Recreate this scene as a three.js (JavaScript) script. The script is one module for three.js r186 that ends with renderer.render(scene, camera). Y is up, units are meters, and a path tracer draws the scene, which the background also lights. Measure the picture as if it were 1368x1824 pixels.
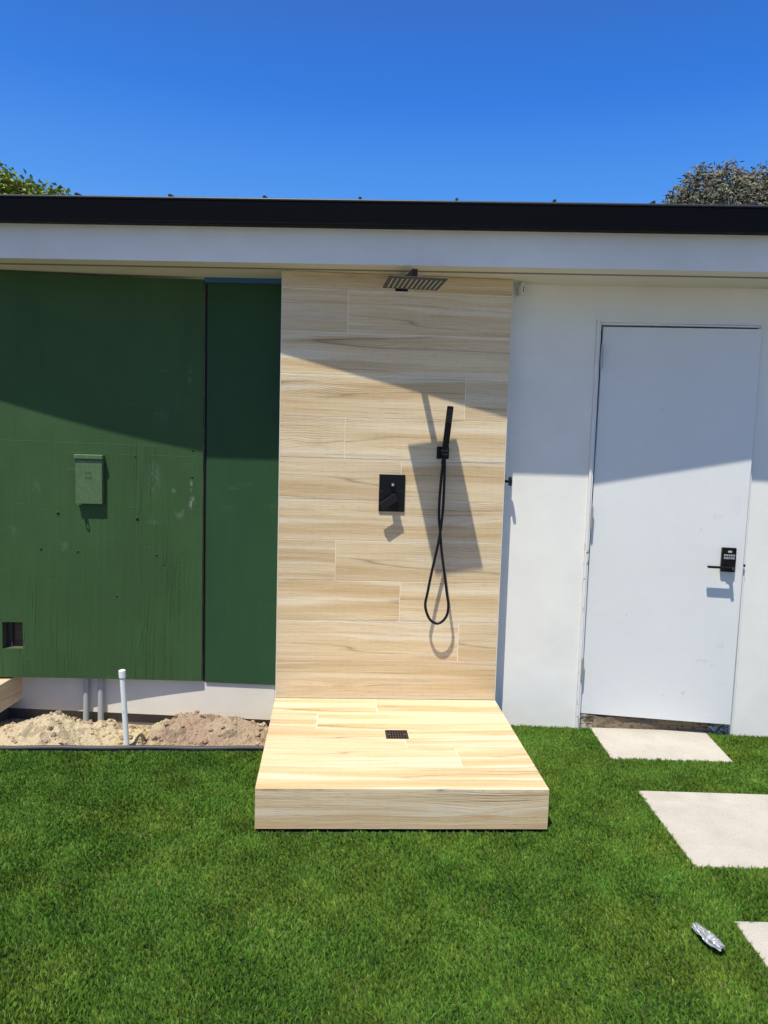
import * as THREE from 'three';
import { RoundedBoxGeometry } from 'three/addons/geometries/RoundedBoxGeometry.js';
import { mergeGeometries } from 'three/addons/utils/BufferGeometryUtils.js';
import { FontLoader } from 'three/addons/loaders/FontLoader.js';
import { TextGeometry } from 'three/addons/geometries/TextGeometry.js';

// ---------------------------------------------------------------- camera, sky, sun, exposure
const scene = new THREE.Scene();
const camera = new THREE.PerspectiveCamera(67.31, 768 / 1024, 0.05, 2000);
camera.position.set(0.0974, 1.521, 4.0286);
camera.rotation.set(-0.0970, 0.0469, 0.0288, 'YXZ');
const renderer = new THREE.WebGLRenderer({ antialias: true });
renderer.setSize(768, 1024);
renderer.toneMapping = THREE.LinearToneMapping;
renderer.toneMappingExposure = 1.12;
renderer.shadowMap.enabled = true;
renderer.shadowMap.type = THREE.PCFSoftShadowMap;

const SUN = new THREE.Vector3(-0.4544, 2.4594, 1).normalize();
const s2l = (c) => { c /= 255; return c <= 0.04045 ? c / 12.92 : Math.pow((c + 0.055) / 1.055, 2.4); };
{
  const W = 1024, H = 512, data = new Float32Array(W * H * 4), K = 1 / 1.12;
  const stops = [[-90, 96, 104, 92], [-2, 175, 185, 195], [0, 205, 219, 238], [8, 136, 184, 242], [16.5, 88, 154, 240], [22.5, 62, 128, 226], [28.5, 36, 110, 200], [45, 30, 88, 172], [90, 26, 74, 150]];
  for (let j = 0; j < H; j++) {
    const el = ((j + 0.5) / H - 0.5) * 180;
    let k = 0; while (k < stops.length - 2 && el > stops[k + 1][0]) k++;
    const A = stops[k], B = stops[k + 1]; let t = Math.min(1, Math.max(0, (el - A[0]) / (B[0] - A[0])));
    const col = [1, 2, 3].map((i) => Math.max(0.008, s2l(A[i]) * (1 - t) + s2l(B[i]) * t - 0.036));
    for (let i = 0; i < W; i++) {
      const az = ((i + 0.5) / W - 0.5) * 2 * Math.PI, ce = Math.cos(el * Math.PI / 180), se = Math.sin(el * Math.PI / 180);
      const dx = ce * Math.cos(az), dz = ce * Math.sin(az), c = dx * SUN.x + se * SUN.y + dz * SUN.z;
      const ang = Math.acos(Math.min(1, Math.max(-1, c)));
      const halo = el > -2 ? 0.55 * Math.exp(-ang / 0.22) + 0.33 * Math.exp(-ang / 0.68) : 0;
      const o = (j * W + i) * 4;
      data[o] = (col[0] + halo * 0.86) * K; data[o + 1] = (col[1] + halo * 0.97) * K; data[o + 2] = (col[2] + halo * 0.90) * K; data[o + 3] = 1;
    }
  }
  const sky = new THREE.DataTexture(data, W, H, THREE.RGBAFormat, THREE.FloatType);
  sky.mapping = THREE.EquirectangularReflectionMapping; sky.magFilter = sky.minFilter = THREE.LinearFilter; sky.needsUpdate = true;
  scene.background = sky; scene.environment = sky;
}
const sun = new THREE.DirectionalLight(new THREE.Color(1.0, 0.95, 0.80), 5);
sun.position.copy(SUN).multiplyScalar(20); sun.target.position.set(0, 0, 0);
sun.castShadow = true; sun.shadow.mapSize.set(4096, 4096); sun.shadow.radius = 1;
Object.assign(sun.shadow.camera, { left: -9, right: 9, top: 9, bottom: -9, near: 1, far: 60 });
scene.add(sun, sun.target);

// ---------------------------------------------------------------- helpers
{ const f = THREE.BufferGeometry.prototype.toNonIndexed; THREE.BufferGeometry.prototype.toNonIndexed = function () { return this.index ? f.call(this) : this; }; }
function rngOf(seed) { let a = seed >>> 0; return () => { a = (a + 0x6D2B79F5) | 0; let t = Math.imul(a ^ (a >>> 15), 1 | a); t = (t + Math.imul(t ^ (t >>> 7), 61 | t)) ^ t; return ((t ^ (t >>> 14)) >>> 0) / 4294967296; }; }
const hash = (x, y, s) => { let h = Math.imul(x, 374761393) + Math.imul(y, 668265263) + Math.imul(s, 1274126177); h = Math.imul(h ^ (h >>> 13), 1274126177); return ((h ^ (h >>> 16)) >>> 0) / 4294967296; };
function vn(x, y, s = 0) {   // value noise 0..1
  const xi = Math.floor(x), yi = Math.floor(y); let fx = x - xi, fy = y - yi; fx = fx * fx * (3 - 2 * fx); fy = fy * fy * (3 - 2 * fy);
  const a = hash(xi, yi, s), b = hash(xi + 1, yi, s), c = hash(xi, yi + 1, s), d = hash(xi + 1, yi + 1, s);
  return a + (b - a) * fx + (c - a) * fy + (a - b - c + d) * fx * fy;
}
function fbm(x, y, s = 0, o = 4) { let v = 0, a = 0.5, n = 0; for (let i = 0; i < o; i++) { v += a * vn(x, y, s + i * 17); n += a; a *= 0.5; x *= 2.03; y *= 2.03; } return v / n; }
const clamp = (x, a = 0, b = 1) => Math.min(b, Math.max(a, x));
const sstep = (a, b, x) => { const t = clamp((x - a) / (b - a)); return t * t * (3 - 2 * t); };
const l2s = (c) => 255 * (c <= 0.0031308 ? c * 12.92 : 1.055 * Math.pow(c, 1 / 2.4) - 0.055);
// a colour map (linear rgb in) and a height map (0..1) from one function of pixel position
function maps(w, h, fn) {
  const col = new Uint8Array(w * h * 4), hgt = new Uint8Array(w * h * 4), out = [0, 0, 0, 0];
  for (let y = 0; y < h; y++) for (let x = 0; x < w; x++) {
    fn(x, y, out); const o = (y * w + x) * 4;
    for (let k = 0; k < 3; k++) { col[o + k] = clamp(l2s(clamp(out[k])), 0, 255); hgt[o + k] = clamp(out[3]) * 255; }
    col[o + 3] = hgt[o + 3] = 255;
  }
  const mk = (d, cs) => { const t = new THREE.DataTexture(d, w, h, THREE.RGBAFormat); t.wrapS = t.wrapT = THREE.RepeatWrapping; t.magFilter = THREE.LinearFilter; t.minFilter = THREE.LinearMipmapLinearFilter; t.generateMipmaps = true; if (cs) t.colorSpace = cs; t.needsUpdate = true; return t; };
  return [mk(col, THREE.SRGBColorSpace), mk(hgt)];
}
const rep = (t, sx, sy) => { t.repeat.set(sx, sy); return t; };
const mat = (r, g, b, rough = 0.6, more = {}) => { const m = new THREE.MeshPhysicalMaterial({ roughness: rough, ...more }); m.color.setRGB(r, g, b); return m; };
// uv in metres from the face's own direction
function uvm(g, ox = 0, oy = 0) {
  if (g.index) g = g.toNonIndexed();
  const p = g.attributes.position, uv = new Float32Array(p.count * 2), a = new THREE.Vector3(), b = new THREE.Vector3(), c = new THREE.Vector3();
  for (let i = 0; i < p.count; i += 3) {
    a.fromBufferAttribute(p, i); b.fromBufferAttribute(p, i + 1).sub(a); c.fromBufferAttribute(p, i + 2).sub(a); b.cross(c);
    const nx = Math.abs(b.x), ny = Math.abs(b.y), nz = Math.abs(b.z);
    for (let k = 0; k < 3; k++) {
      a.fromBufferAttribute(p, i + k);
      const [u, v] = nz >= nx && nz >= ny ? [a.x, a.y] : nx >= ny ? [a.z, a.y] : [a.x, a.z];
      uv[(i + k) * 2] = u + ox; uv[(i + k) * 2 + 1] = v + oy;
    }
  }
  g.setAttribute('uv', new THREE.BufferAttribute(uv, 2)); return g;
}
const box = (w, h, d, x = 0, y = 0, z = 0, r = 0) => { const g = r ? new RoundedBoxGeometry(w, h, d, 2, r) : new THREE.BoxGeometry(w, h, d); g.translate(x, y, z); return uvm(g); };
const span = (x0, x1, y0, y1, z0, z1, r = 0) => box(x1 - x0, y1 - y0, z1 - z0, (x0 + x1) / 2, (y0 + y1) / 2, (z0 + z1) / 2, r);
const cyl = (r, h, x = 0, y = 0, z = 0, axis = 'y', seg = 24, r2 = r) => { let g = new THREE.CylinderGeometry(r2, r, h, seg); if (axis === 'x') g.rotateZ(-Math.PI / 2); if (axis === 'z') g.rotateX(Math.PI / 2); g.translate(x, y, z); return g.toNonIndexed(); };
const merge = (gs) => mergeGeometries(gs.map((g) => { g = g.index ? g.toNonIndexed() : g; for (const k of Object.keys(g.attributes)) if (!['position', 'normal', 'uv'].includes(k)) g.deleteAttribute(k); return g; }));
const used = {};
function numbered(n) { used[n] = (used[n] ?? -1) + 1; return used[n] ? n + '_' + String(used[n]).padStart(3, '0') : n; }
function mesh(name, geo, m, parent = null) {
  const o = new THREE.Mesh(Array.isArray(geo) ? merge(geo) : geo, m); o.castShadow = o.receiveShadow = true;
  o.name = parent ? name : numbered(name); (parent ?? scene).add(o); return o;
}
function thing(name, label, category, [x, y, z] = [0, 0, 0], turn = 0, group) {
  const o = new THREE.Group(); o.name = numbered(name); scene.add(o); o.position.set(x, y, z); o.rotation.y = turn;
  o.userData = { label, category }; if (group) o.userData.group = group; return o;
}
function tag(o, label, category, group, kind) { o.userData.label = label; o.userData.category = category; if (group) o.userData.group = group; if (kind) o.userData.kind = kind; return o; }
function polyPrism(pts, yTop, thick) {   // convex polygon in xz, heights of the top from yTop(x, z), vertical sides
  const pos = [], tri = (a, b, c) => pos.push(...a, ...b, ...c), n = pts.length;
  const T = pts.map(([x, z]) => [x, yTop(x, z), z]), B = pts.map(([x, z]) => [x, yTop(x, z) - thick, z]);
  for (let i = 1; i < n - 1; i++) { tri(T[0], T[i], T[i + 1]); tri(B[0], B[i + 1], B[i]); }
  for (let i = 0; i < n; i++) { const j = (i + 1) % n; tri(T[i], B[i], B[j]); tri(T[i], B[j], T[j]); }
  const g = new THREE.BufferGeometry(); g.setAttribute('position', new THREE.Float32BufferAttribute(pos, 3)); g.computeVertexNormals(); return g;
}
function clip(poly, nx, nz, d) {   // keep nx*x + nz*z >= d
  const out = [];
  for (let i = 0; i < poly.length; i++) {
    const P = poly[i], Q = poly[(i + 1) % poly.length], a = nx * P[0] + nz * P[1] - d, b = nx * Q[0] + nz * Q[1] - d;
    if (a >= 0) out.push(P);
    if ((a >= 0) !== (b >= 0)) { const t = a / (a - b); out.push([P[0] + (Q[0] - P[0]) * t, P[1] + (Q[1] - P[1]) * t]); }
  }
  return out;
}
const ccw = (p) => { let s = 0; for (let i = 0; i < p.length; i++) { const q = p[(i + 1) % p.length]; s += p[i][0] * q[1] - q[0] * p[i][1]; } return s < 0 ? p : p.slice().reverse(); };   // so that the top faces up

// ---------------------------------------------------------------- materials
// wood-look porcelain: ten different boards in one map, one above the other
const BANDS = 10, TW = 1.25, TH = 0.2055;
const [woodC, woodB] = maps(2048, 2000, (px, py, o) => {
  const band = Math.floor(py / 200), u = px / 2048 * TW, v = (py % 200) / 200 * TH, s = 101 + band * 53;
  const ku = 0.2 + 0.9 * hash(band, 3, 9), kv = 0.03 + 0.14 * hash(band, 4, 9);
  let warp = (fbm(u * 1.1, v * 4, s, 3) - 0.5) * 0.034 + (fbm(u * 5, v * 16, s + 5, 3) - 0.5) * 0.008;
  const knot = hash(band, 7, 9) > 0.45, kd = Math.hypot((u - ku) / 0.10, (v - kv) / 0.024);
  if (knot) warp += 0.016 * Math.exp(-kd * kd * 0.7) * Math.sign(v - kv);
  const g = v + warp;
  const broad = fbm(u * 0.8, g * 17, s + 11, 2), mid = fbm(u * 1.6, g * 75, s + 13, 3), fine = vn(u * 6, g * 330, s + 15), pore = vn(u * 26, g * 820, s + 16), hair = fbm(u * 3.4, g * 150, s + 17, 2);
  const cat = 0.5 + 0.5 * Math.sin((g * 120 + fbm(u * 2.4, v * 9, s + 21, 3) * 6.5) * 6.283), catM = sstep(0.46, 0.66, fbm(u * 1.1, v * 7, s + 23, 2));
  const rid = 1 - Math.abs(vn(u * 0.42 + 3.3, g * 19, s + 31) * 2 - 1), line = Math.pow(rid, 46) * sstep(0.34, 0.6, vn(u * 2.1, v * 12, s + 33)) * (0.5 + 0.5 * vn(u * 14, 4, s + 34));
  let t = 0.10 + 0.58 * sstep(0.3, 0.72, broad) + (mid - 0.5) * 0.78 + (fine - 0.5) * 0.34 + (hair - 0.5) * 0.48;
  if (knot) t += 0.5 * Math.exp(-kd * kd * 2.2) + 0.12 * Math.sin(kd * 16) * Math.exp(-kd * kd * 0.8);
  t = clamp(t, -0.15, 1.15); const white = sstep(0.56, 0.74, fbm(u * 1.2, g * 36, s + 41, 3)) * 0.6;
  const lt = [0.735, 0.578, 0.37], dk = [0.57, 0.40, 0.21], wh = [0.77, 0.68, 0.515];
  const dark = 1 - 0.58 * line - 0.20 * catM * sstep(0.72, 0.95, cat) - 0.11 * (pore > 0.74 ? 1 : 0);
  const tone = 0.93 + 0.13 * hash(band, 11, 9), grey = 0.03 * hash(band, 12, 9);
  for (let k = 0; k < 3; k++) { let c = lt[k] + (dk[k] - lt[k]) * t; c += (wh[k] - c) * white; o[k] = c * dark * tone * (k === 2 ? 1 + grey : k === 0 ? 1 - grey * 0.6 : 1); }
  o[3] = 0.55 + 0.3 * (fine - 0.5) + 0.38 * (cat - 0.5) * catM + 0.3 * (mid - 0.5) - 0.3 * line - (pore > 0.75 ? 0.2 : 0);
});
const woodTile = mat(1, 1, 1, 0.42, { map: woodC, bumpMap: woodB, bumpScale: 0.0010, specularIntensity: 0.5 });
// uv of one board: x along the grain, y across; band and shift pick the board
function woodUV(g, band, sx, sy, X, Y) {
  if (g.index) g = g.toNonIndexed(); const p = g.attributes.position, uv = new Float32Array(p.count * 2), v = new THREE.Vector3();
  for (let i = 0; i < p.count; i++) { v.fromBufferAttribute(p, i); uv[2 * i] = (X(v) + sx) / TW; uv[2 * i + 1] = (band + clamp((Y(v) + sy) / TH, 0.012, 0.988)) / BANDS; }
  g.setAttribute('uv', new THREE.BufferAttribute(uv, 2)); return g;
}
const grout = mat(0.80, 0.745, 0.63, 0.9);
const trimMetal = mat(0.68, 0.64, 0.56, 0.45);

const [stC, stB] = maps(1024, 1024, (px, py, o) => {   // 3 m of smooth trowelled plaster, tiling
  const u = px / 1024, v = py / 1024, w = (f, s) => { const a = fbm(u * f, v * f, s, 4), b = fbm(u * f - f, v * f, s, 4), c = fbm(u * f, v * f - f, s, 4), d = fbm(u * f - f, v * f - f, s, 4); return (a * (1 - u) + b * u) * (1 - v) + (c * (1 - u) + d * u) * v; };
  const big = w(5, 3), mid = w(22, 9), trow = fbm(u * 30 + 5 * big, v * 30 - 4 * big, 5, 3), spk = hash(px, py, 77);
  let c = 0.775 + (big - 0.5) * 0.17 + (mid - 0.5) * 0.12 + (trow - 0.5) * 0.015;
  const stain = sstep(0.62, 0.78, w(7, 31)) * 0.075;
  if (spk > 0.9996) c -= 0.18;
  o[0] = c * 0.995 - stain * 0.6; o[1] = c * 0.985 - stain; o[2] = c * 0.935 - stain * 1.5;
  o[3] = 0.5 + (mid - 0.5) * 0.5 + (trow - 0.5) * 0.2 + (spk - 0.5) * 0.10;
});
rep(stC, 1 / 3, 1 / 3); rep(stB, 1 / 3, 1 / 3);
const stucco = mat(1, 1, 1, 0.85, { map: stC, bumpMap: stB, bumpScale: 0.003 });
const fasciaPaint = mat(0.93, 0.93, 0.93, 0.8, { map: stC, bumpMap: stB, bumpScale: 0.003 });
const soffitPaint = mat(0.98, 0.94, 0.84, 0.85, { map: stC, bumpMap: stB, bumpScale: 0.003 });

// weathered plywood painted green, one 1.22 x 2.14 m sheet: x to the right from its left edge
const nails = (() => { const r = rngOf(5), a = []; for (let i = 0; i < 70; i++) a.push([r() * 1.22, 0.05 + r() * 2.05, 0.0025 + r() * 0.004, r()]); a.push([0.47, 0.89, 0.0085, 0], [0.88, 0.87, 0.009, 0], [0.38, 0.70, 0.006, 0], [0.57, 0.69, 0.006, 0], [0.98, 0.68, 0.006, 0], [0.87, 1.2, 0.005, 0], [1.17, 1.24, 0.006, 0], [1.165, 1.1, 0.006, 0], [0.77, 0.455, 0.005, 0]); return a; })();
const scuffs = [[1.165, 0.965, 0.016, 0.035, 0.9], [1.16, 1.06, 0.008, 0.03, 0.6], [1.10, 0.91, 0.024, 0.028, 0.32], [0.97, 1.1, 0.03, 0.08, 0.22], [1.07, 1.03, 0.012, 0.014, 0.4], [0.36, 1.02, 0.02, 0.04, 0.16], [0.24, 0.80, 0.03, 0.03, 0.14], [0.97, 0.86, 0.05, 0.012, 0.16], [1.15, 1.63, 0.012, 0.05, 0.3], [1.02, 1.66, 0.03, 0.02, 0.16], [1.1, 1.5, 0.05, 0.05, 0.12], [0.6, 1.13, 0.09, 0.008, 0.2], [0.50, 0.72, 0.02, 0.03, 0.2], [1.0, 1.42, 0.06, 0.05, 0.12]];
const [plyC, plyB] = maps(1024, 2048, (px, py, o) => {
  const x = px / 1024 * 1.22, y = py / 2048 * 2.14;
  const wx = x + (fbm(x * 2, y * 0.8, 61, 3) - 0.5) * 0.10, g1 = fbm(wx * 45, y * 1.2, 62, 3), crackM = sstep(0.40, 0.66, fbm(x * 3.2, y * 1.1 + 3, 64, 3)) * (y < 1.25 ? 1 : 0.6);
  const ridge = 1 - Math.abs(vn(wx * 120, y * 2.6, 63) * 2 - 1), crack = Math.pow(ridge, 12) * crackM * sstep(0.35, 0.6, vn(x * 40, y * 4, 65));
  const mott = fbm(x * 6, y * 5, 66, 4), fineN = hash(px, py, 67), roll = vn(x * 160, y * 160, 68);
  let h = 0.6 + (g1 - 0.5) * 0.3 - crack * 0.42 + (roll - 0.5) * 0.05 + (fbm(wx * 20, y * 3, 69, 3) - 0.5) * 0.3, m = 0.9 + (mott - 0.5) * 0.22 + (fineN - 0.5) * 0.06, white = 0, bare = 0;
  for (const [nx, ny, r, k] of nails) { const dd = Math.hypot(x - nx, (y - ny) * 0.9) / r; if (dd < 2) { if (k === 0) { if (dd < 0.8) { bare = 1; h -= 0.55; } else if (dd < 1.5) h += 0.12; } else { h += (dd < 1 ? -0.22 : 0.05) * (1.2 - k) * (0.3 + vn(x * 400, y * 400, 70)); } } }
  for (const [sx, sy, rx, ry, a] of scuffs) { const dd = Math.hypot((x - sx) / rx, (y - sy) / ry); if (dd < 1.6) white = Math.max(white, 0.55 * a * sstep(1.5, 0.1, dd) * sstep(0.35, 0.62, fbm(x * 70, y * 60, 71, 3))); }
  const seam = (yy, k) => Math.abs(y - yy - (x - 0.6) * -0.012 - 0.003 * (vn(x * 9, 3, 72) - 0.5)) < 0.0016 && vn(x * 14, yy * 9, 73) > k;
  if (seam(1.265, 0.25) || seam(1.215, 0.55) || seam(0.935, 0.62) || seam(1.48, 0.7)) { h += 0.07; white = Math.max(white, 0.05); }
  const gr = [0.050, 0.105, 0.042];
  for (let k = 0; k < 3; k++) { let c = gr[k] * m; c += ([0.42, 0.45, 0.41][k] - c) * white * 0.8; if (bare) c = [0.012, 0.012, 0.009][k]; o[k] = c; }
  o[3] = h;
});
for (const t of [plyC, plyB]) t.wrapS = t.wrapT = THREE.RepeatWrapping;
const plyGreen = mat(1, 1, 1, 0.52, { map: plyC, bumpMap: plyB, bumpScale: 0.0075, specularIntensity: 0.2 });
const [grC, grB] = maps(512, 1024, (px, py, o) => {   // smooth painted board 0.75 x 2.2
  const x = px / 512 * 0.75, y = py / 1024 * 2.2, m = 0.94 + (fbm(x * 5, y * 3, 81, 4) - 0.5) * 0.20, br = vn(x * 260, y * 5, 82);
  let mark = 0; const mk = (a, b, rx, ry, k) => { const d = Math.hypot((x - a) / rx, (y - b) / ry); if (d < 1) mark = Math.max(mark, k * (1 - d) * sstep(0.3, 0.7, fbm(x * 30, y * 90, 83, 3))); };
  mk(0.17, 1.08, 0.10, 0.018, 0.9); mk(0.15, 1.06, 0.05, 0.02, 0.7); mk(0.34, 0.97, 0.06, 0.012, 0.6); mk(0.12, 0.95, 0.07, 0.03, 0.3); mk(0.36, 1.3, 0.03, 0.14, 0.3);
  const patch = x > 0.30 - 0.04 * vn(y * 9, 2, 85) && y < 0.46 - 0.03 * vn(x * 12, 2, 84) && y > 0.12 ? 0.06 : 0;   // a later coat of paint low on the right
  const gr = [0.031, 0.079, 0.036];
  for (let k = 0; k < 3; k++) o[k] = gr[k] * (m + patch + (br - 0.5) * 0.05) + mark * [0.03, 0.042, 0.006][k];
  o[3] = 0.5 + (br - 0.5) * 0.3 + (fbm(x * 14, y * 14, 86, 2) - 0.5) * 0.4;
});
const boardGreen = mat(1, 1, 1, 0.5, { map: grC, bumpMap: grB, bumpScale: 0.0008, specularIntensity: 0.2 });

const gutterMetal = mat(0.0028, 0.0032, 0.0048, 0.45, { specularIntensity: 0.10 });
const roofMetal = mat(0.022, 0.026, 0.03, 0.42);
const matteBlack = mat(0.006, 0.006, 0.007, 0.4, { specularIntensity: 0.4 });
const softBlack = mat(0.010, 0.010, 0.011, 0.5, { specularIntensity: 0.4 });
const hoseBlack = mat(0.008, 0.008, 0.009, 0.34, { specularIntensity: 0.5 });
const chrome = mat(0.6, 0.6, 0.62, 0.22, { metalness: 1 });
const dullMetal = mat(0.42, 0.43, 0.42, 0.45, { metalness: 0.6 });
const pvcWhite = mat(0.80, 0.80, 0.76, 0.45);
const conduitGrey = mat(0.36, 0.385, 0.41, 0.5);

// ---------------------------------------------------------------- ground, lawn, pavers
const TA = 0.10067, TX = -0.6107, TZ = 0.2302, TWD = 1.136;   // tiled wall: foot of its left edge, turn and width
const ct = Math.cos(TA), st = Math.sin(TA);
const toWorld = (s, n) => [TX + s * ct + n * st, TZ - s * st + n * ct];
const toLocal = (x, z) => { const dx = x - TX, dz = z - TZ; return [dx * ct - dz * st, dx * st + dz * ct]; };
const edgeZ = (x) => 0.497 - (x + 0.62) * 0.114;   // line of the plastic lawn edging
const [gdC, gdB] = maps(512, 512, (px, py, o) => { const n = hash(px, py, 91), m = vn(px / 9, py / 9, 92) * 0.6 + vn(px / 30, py / 30, 93) * 0.4; const k = 0.6 + 0.5 * n * m + 0.3 * m; o[0] = 0.020 * k; o[1] = 0.046 * k; o[2] = 0.011 * k; o[3] = n; });
{
  const sh = new THREE.Shape([[-600, 600], [600, 600], [600, -600], [-600, -600]].map(([x, z]) => new THREE.Vector2(x, -z)));
  sh.holes.push(new THREE.Path([[-3.4, -0.19], [-0.56, -0.19], [-0.56, edgeZ(-0.56)], [-3.4, edgeZ(-3.4)]].map(([x, z]) => new THREE.Vector2(x, -z))));
  const g = new THREE.ShapeGeometry(sh); g.rotateX(-Math.PI / 2);
  const o = mesh('ground', uvm(g), mat(1, 1, 1, 0.95, { map: rep(gdC, 2, 2), bumpMap: rep(gdB, 2, 2), bumpScale: 0.004 }));
  tag(o, 'ground carrying the green lawn in front of the building', 'ground', null, 'structure');
}
tag(mesh('patio', span(-14, 14, -0.2, 0.02, 4.9, 17), mat(0.55, 0.50, 0.43, 0.9)), 'pale concrete patio at the back of the yard behind the viewer', 'patio', null, 'structure');
const pavers = [   // outlines in xz, as laid
  [[1.042, -0.004], [1.652, -0.022], [1.648, 0.366], [1.060, 0.394]],
  [[1.092, 0.732], [1.705, 0.706], [1.735, 1.300], [1.134, 1.328]],
  [[1.147, 1.646], [1.755, 1.612], [1.785, 2.205], [1.180, 2.240]],
];
const inPoly = (P, x, z, grow) => { for (let i = 0; i < 4; i++) { const a = P[i], b = P[(i + 1) % 4], ex = b[0] - a[0], ez = b[1] - a[1], L = Math.hypot(ex, ez); if ((ex * (z - a[1]) - ez * (x - a[0])) / L < -grow) return false; } return true; };
{
  const [pvC, pvB] = maps(512, 512, (px, py, o) => { const n = hash(px, py, 191), gr = vn(px / 2.2, py / 2.2, 192), m = fbm(px / 60, py / 60, 193, 4); let c = 0.455 + (m - 0.5) * 0.10 + (gr - 0.5) * 0.08; if (n > 0.93) c -= 0.11; if (gr > 0.88) c -= 0.08; if (vn(px / 5, py / 5, 195) > 0.93) c -= 0.09; o[0] = c * 1.0; o[1] = c * 0.925; o[2] = c * 0.83; o[3] = gr * 0.6 + n * 0.4; });
  const pm = mat(1, 1, 1, 0.9, { map: rep(pvC, 1.4, 1.4), bumpMap: rep(pvB, 1.4, 1.4), bumpScale: 0.0012 });
  const lab = ['small cream concrete paver against the door threshold', 'large cream concrete paver between the other two in the lawn', 'cream concrete paver at the bottom right edge, nearest the viewer'];
  pavers.forEach((P, i) => {
    const sh = new THREE.Shape(P.map(([x, z]) => new THREE.Vector2(x, -z)));
    const g = new THREE.ExtrudeGeometry(sh, { depth: 0.046, bevelEnabled: true, bevelSize: 0.003, bevelThickness: 0.003, bevelOffset: -0.003, bevelSegments: 2 }); g.rotateX(-Math.PI / 2); g.translate(0, -0.039, 0);
    tag(mesh('paver', uvm(g, i * 0.37, i * 0.61), pm), lab[i], 'paver', 'pavers set into the lawn');
  });
}
{ // turf: tufts of narrow blades, one instanced mass
  const r = rngOf(11), variants = 1;
  const pos = [], nor = [], idx = [];
  for (let b = 0; b < 10; b++) {
    const a = r() * 6.283, bx = (r() - 0.5) * 0.014, bz = (r() - 0.5) * 0.014, h = 0.013 + r() * 0.011, w = 0.0010 + r() * 0.0007, lean = (0.15 + r() * 0.75), la = r() * 6.283;
    const cx = Math.cos(a), cz = Math.sin(a), o = pos.length / 3, P = [];
    for (let k = 0; k < 3; k++) { const t = k / 2, ww = k === 2 ? 0 : w * (1 - 0.35 * t), off = lean * t * t * h * 0.75, x = bx + Math.cos(la) * off, z = bz + Math.sin(la) * off, y = h * (t - 0.16 * lean * t * t) - 0.001; if (k < 2) { pos.push(x - cx * ww, y, z - cz * ww, x + cx * ww, y, z + cz * ww); } else pos.push(x, y, z); }
    idx.push(o, o + 1, o + 3, o, o + 3, o + 2, o + 2, o + 3, o + 4);
  }
  const g = new THREE.BufferGeometry(); g.setAttribute('position', new THREE.Float32BufferAttribute(pos, 3)); g.setIndex(idx); g.computeVertexNormals();
  const M = [], C = [], m4 = new THREE.Matrix4(), q = new THREE.Quaternion(), q2 = new THREE.Quaternion(), e = new THREE.Euler(), v = new THREE.Vector3(), sc = new THREE.Vector3();
  const put = (x, z, dens) => {
    if (z < 0.012 || r() > dens) return;
    const [ls, ln] = toLocal(x, z); if (ls > 0.02 && ls < 1.14 && ln < 1.034 && ln > -0.3) return;
    if (x < -0.55 && z < edgeZ(x) + 0.012) return;
    for (const P of pavers) if (inPoly(P, x, z, -0.001)) return;
    // the pile lies over in patches that lean different ways
    const n1 = fbm(x * 2.6, z * 2.6, 301, 3) - 0.5, n2 = fbm(x * 2.6 + 40, z * 2.6, 302, 3) - 0.5, n3 = fbm(x * 9, z * 9, 303, 2) - 0.5, n4 = fbm(x * 9, z * 9, 304, 2) - 0.5;
    e.set((n1 * 0.6 + n3 * 0.8) + (r() - 0.5) * 0.7, 0, (n2 * 0.6 + n4 * 0.8) + (r() - 0.5) * 0.7); q.setFromEuler(e); e.set(0, r() * 6.283, 0); q2.setFromEuler(e); q.multiply(q2);
    const s = 0.75 + r() * 0.5; sc.set(s, s * (0.9 + 0.2 * vn(x * 5, z * 5, 305)), s);
    m4.compose(v.set(x, 0, z), q, sc); M.push(m4.toArray());
    const k = 0.75 + 0.5 * r() + 0.35 * (fbm(x * 3.2, z * 3.2, 306, 3) - 0.5), yl = r() < 0.07 ? 1 : 0, warm = 0.9 + 0.35 * r();
    if (r() < 0.008) C.push([0.20 * k, 0.20 * k, 0.07 * k]); else { const pt = 0.85 + 0.5 * fbm(x * 4.2 + 9, z * 4.2, 307, 3); C.push([(0.096 * warm * pt + yl * 0.07) * k, (0.218 + yl * 0.06) * k, (0.029 + yl * 0.014) * k]); }
  };
  const fill = (x0, x1, z0, z1, step, dens) => { for (let x = x0; x < x1; x += step) for (let z = z0; z < z1; z += step) put(x + (r() - 0.5) * step * 1.6, z + (r() - 0.5) * step * 1.6, dens); };
  fill(-2.3, 2.1, 0.0, 2.75, 0.0092, 1); fill(-3.8, -2.3, 0.0, 2.75, 0.013, 1); fill(2.1, 3.8, 0.0, 2.75, 0.013, 1); fill(-3.0, 3.0, 2.75, 3.8, 0.015, 1); fill(-6, -3.8, 0.0, 3.2, 0.02, 1); fill(3.8, 5.5, 0.0, 3.2, 0.02, 1);
  const im = new THREE.InstancedMesh(g, mat(1, 1, 1, 0.5, { side: THREE.DoubleSide, specularIntensity: 0.35 }), M.length);
  const c = new THREE.Color();
  M.forEach((a, i) => { im.setMatrixAt(i, m4.fromArray(a)); im.setColorAt(i, c.setRGB(...C[i])); });
  im.castShadow = im.receiveShadow = true; im.name = 'lawn_grass'; scene.add(im);
  tag(im, 'short dense bright green turf covering the yard', 'grass', null, 'stuff');
  console.log('tufts', M.length);
}
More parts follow.
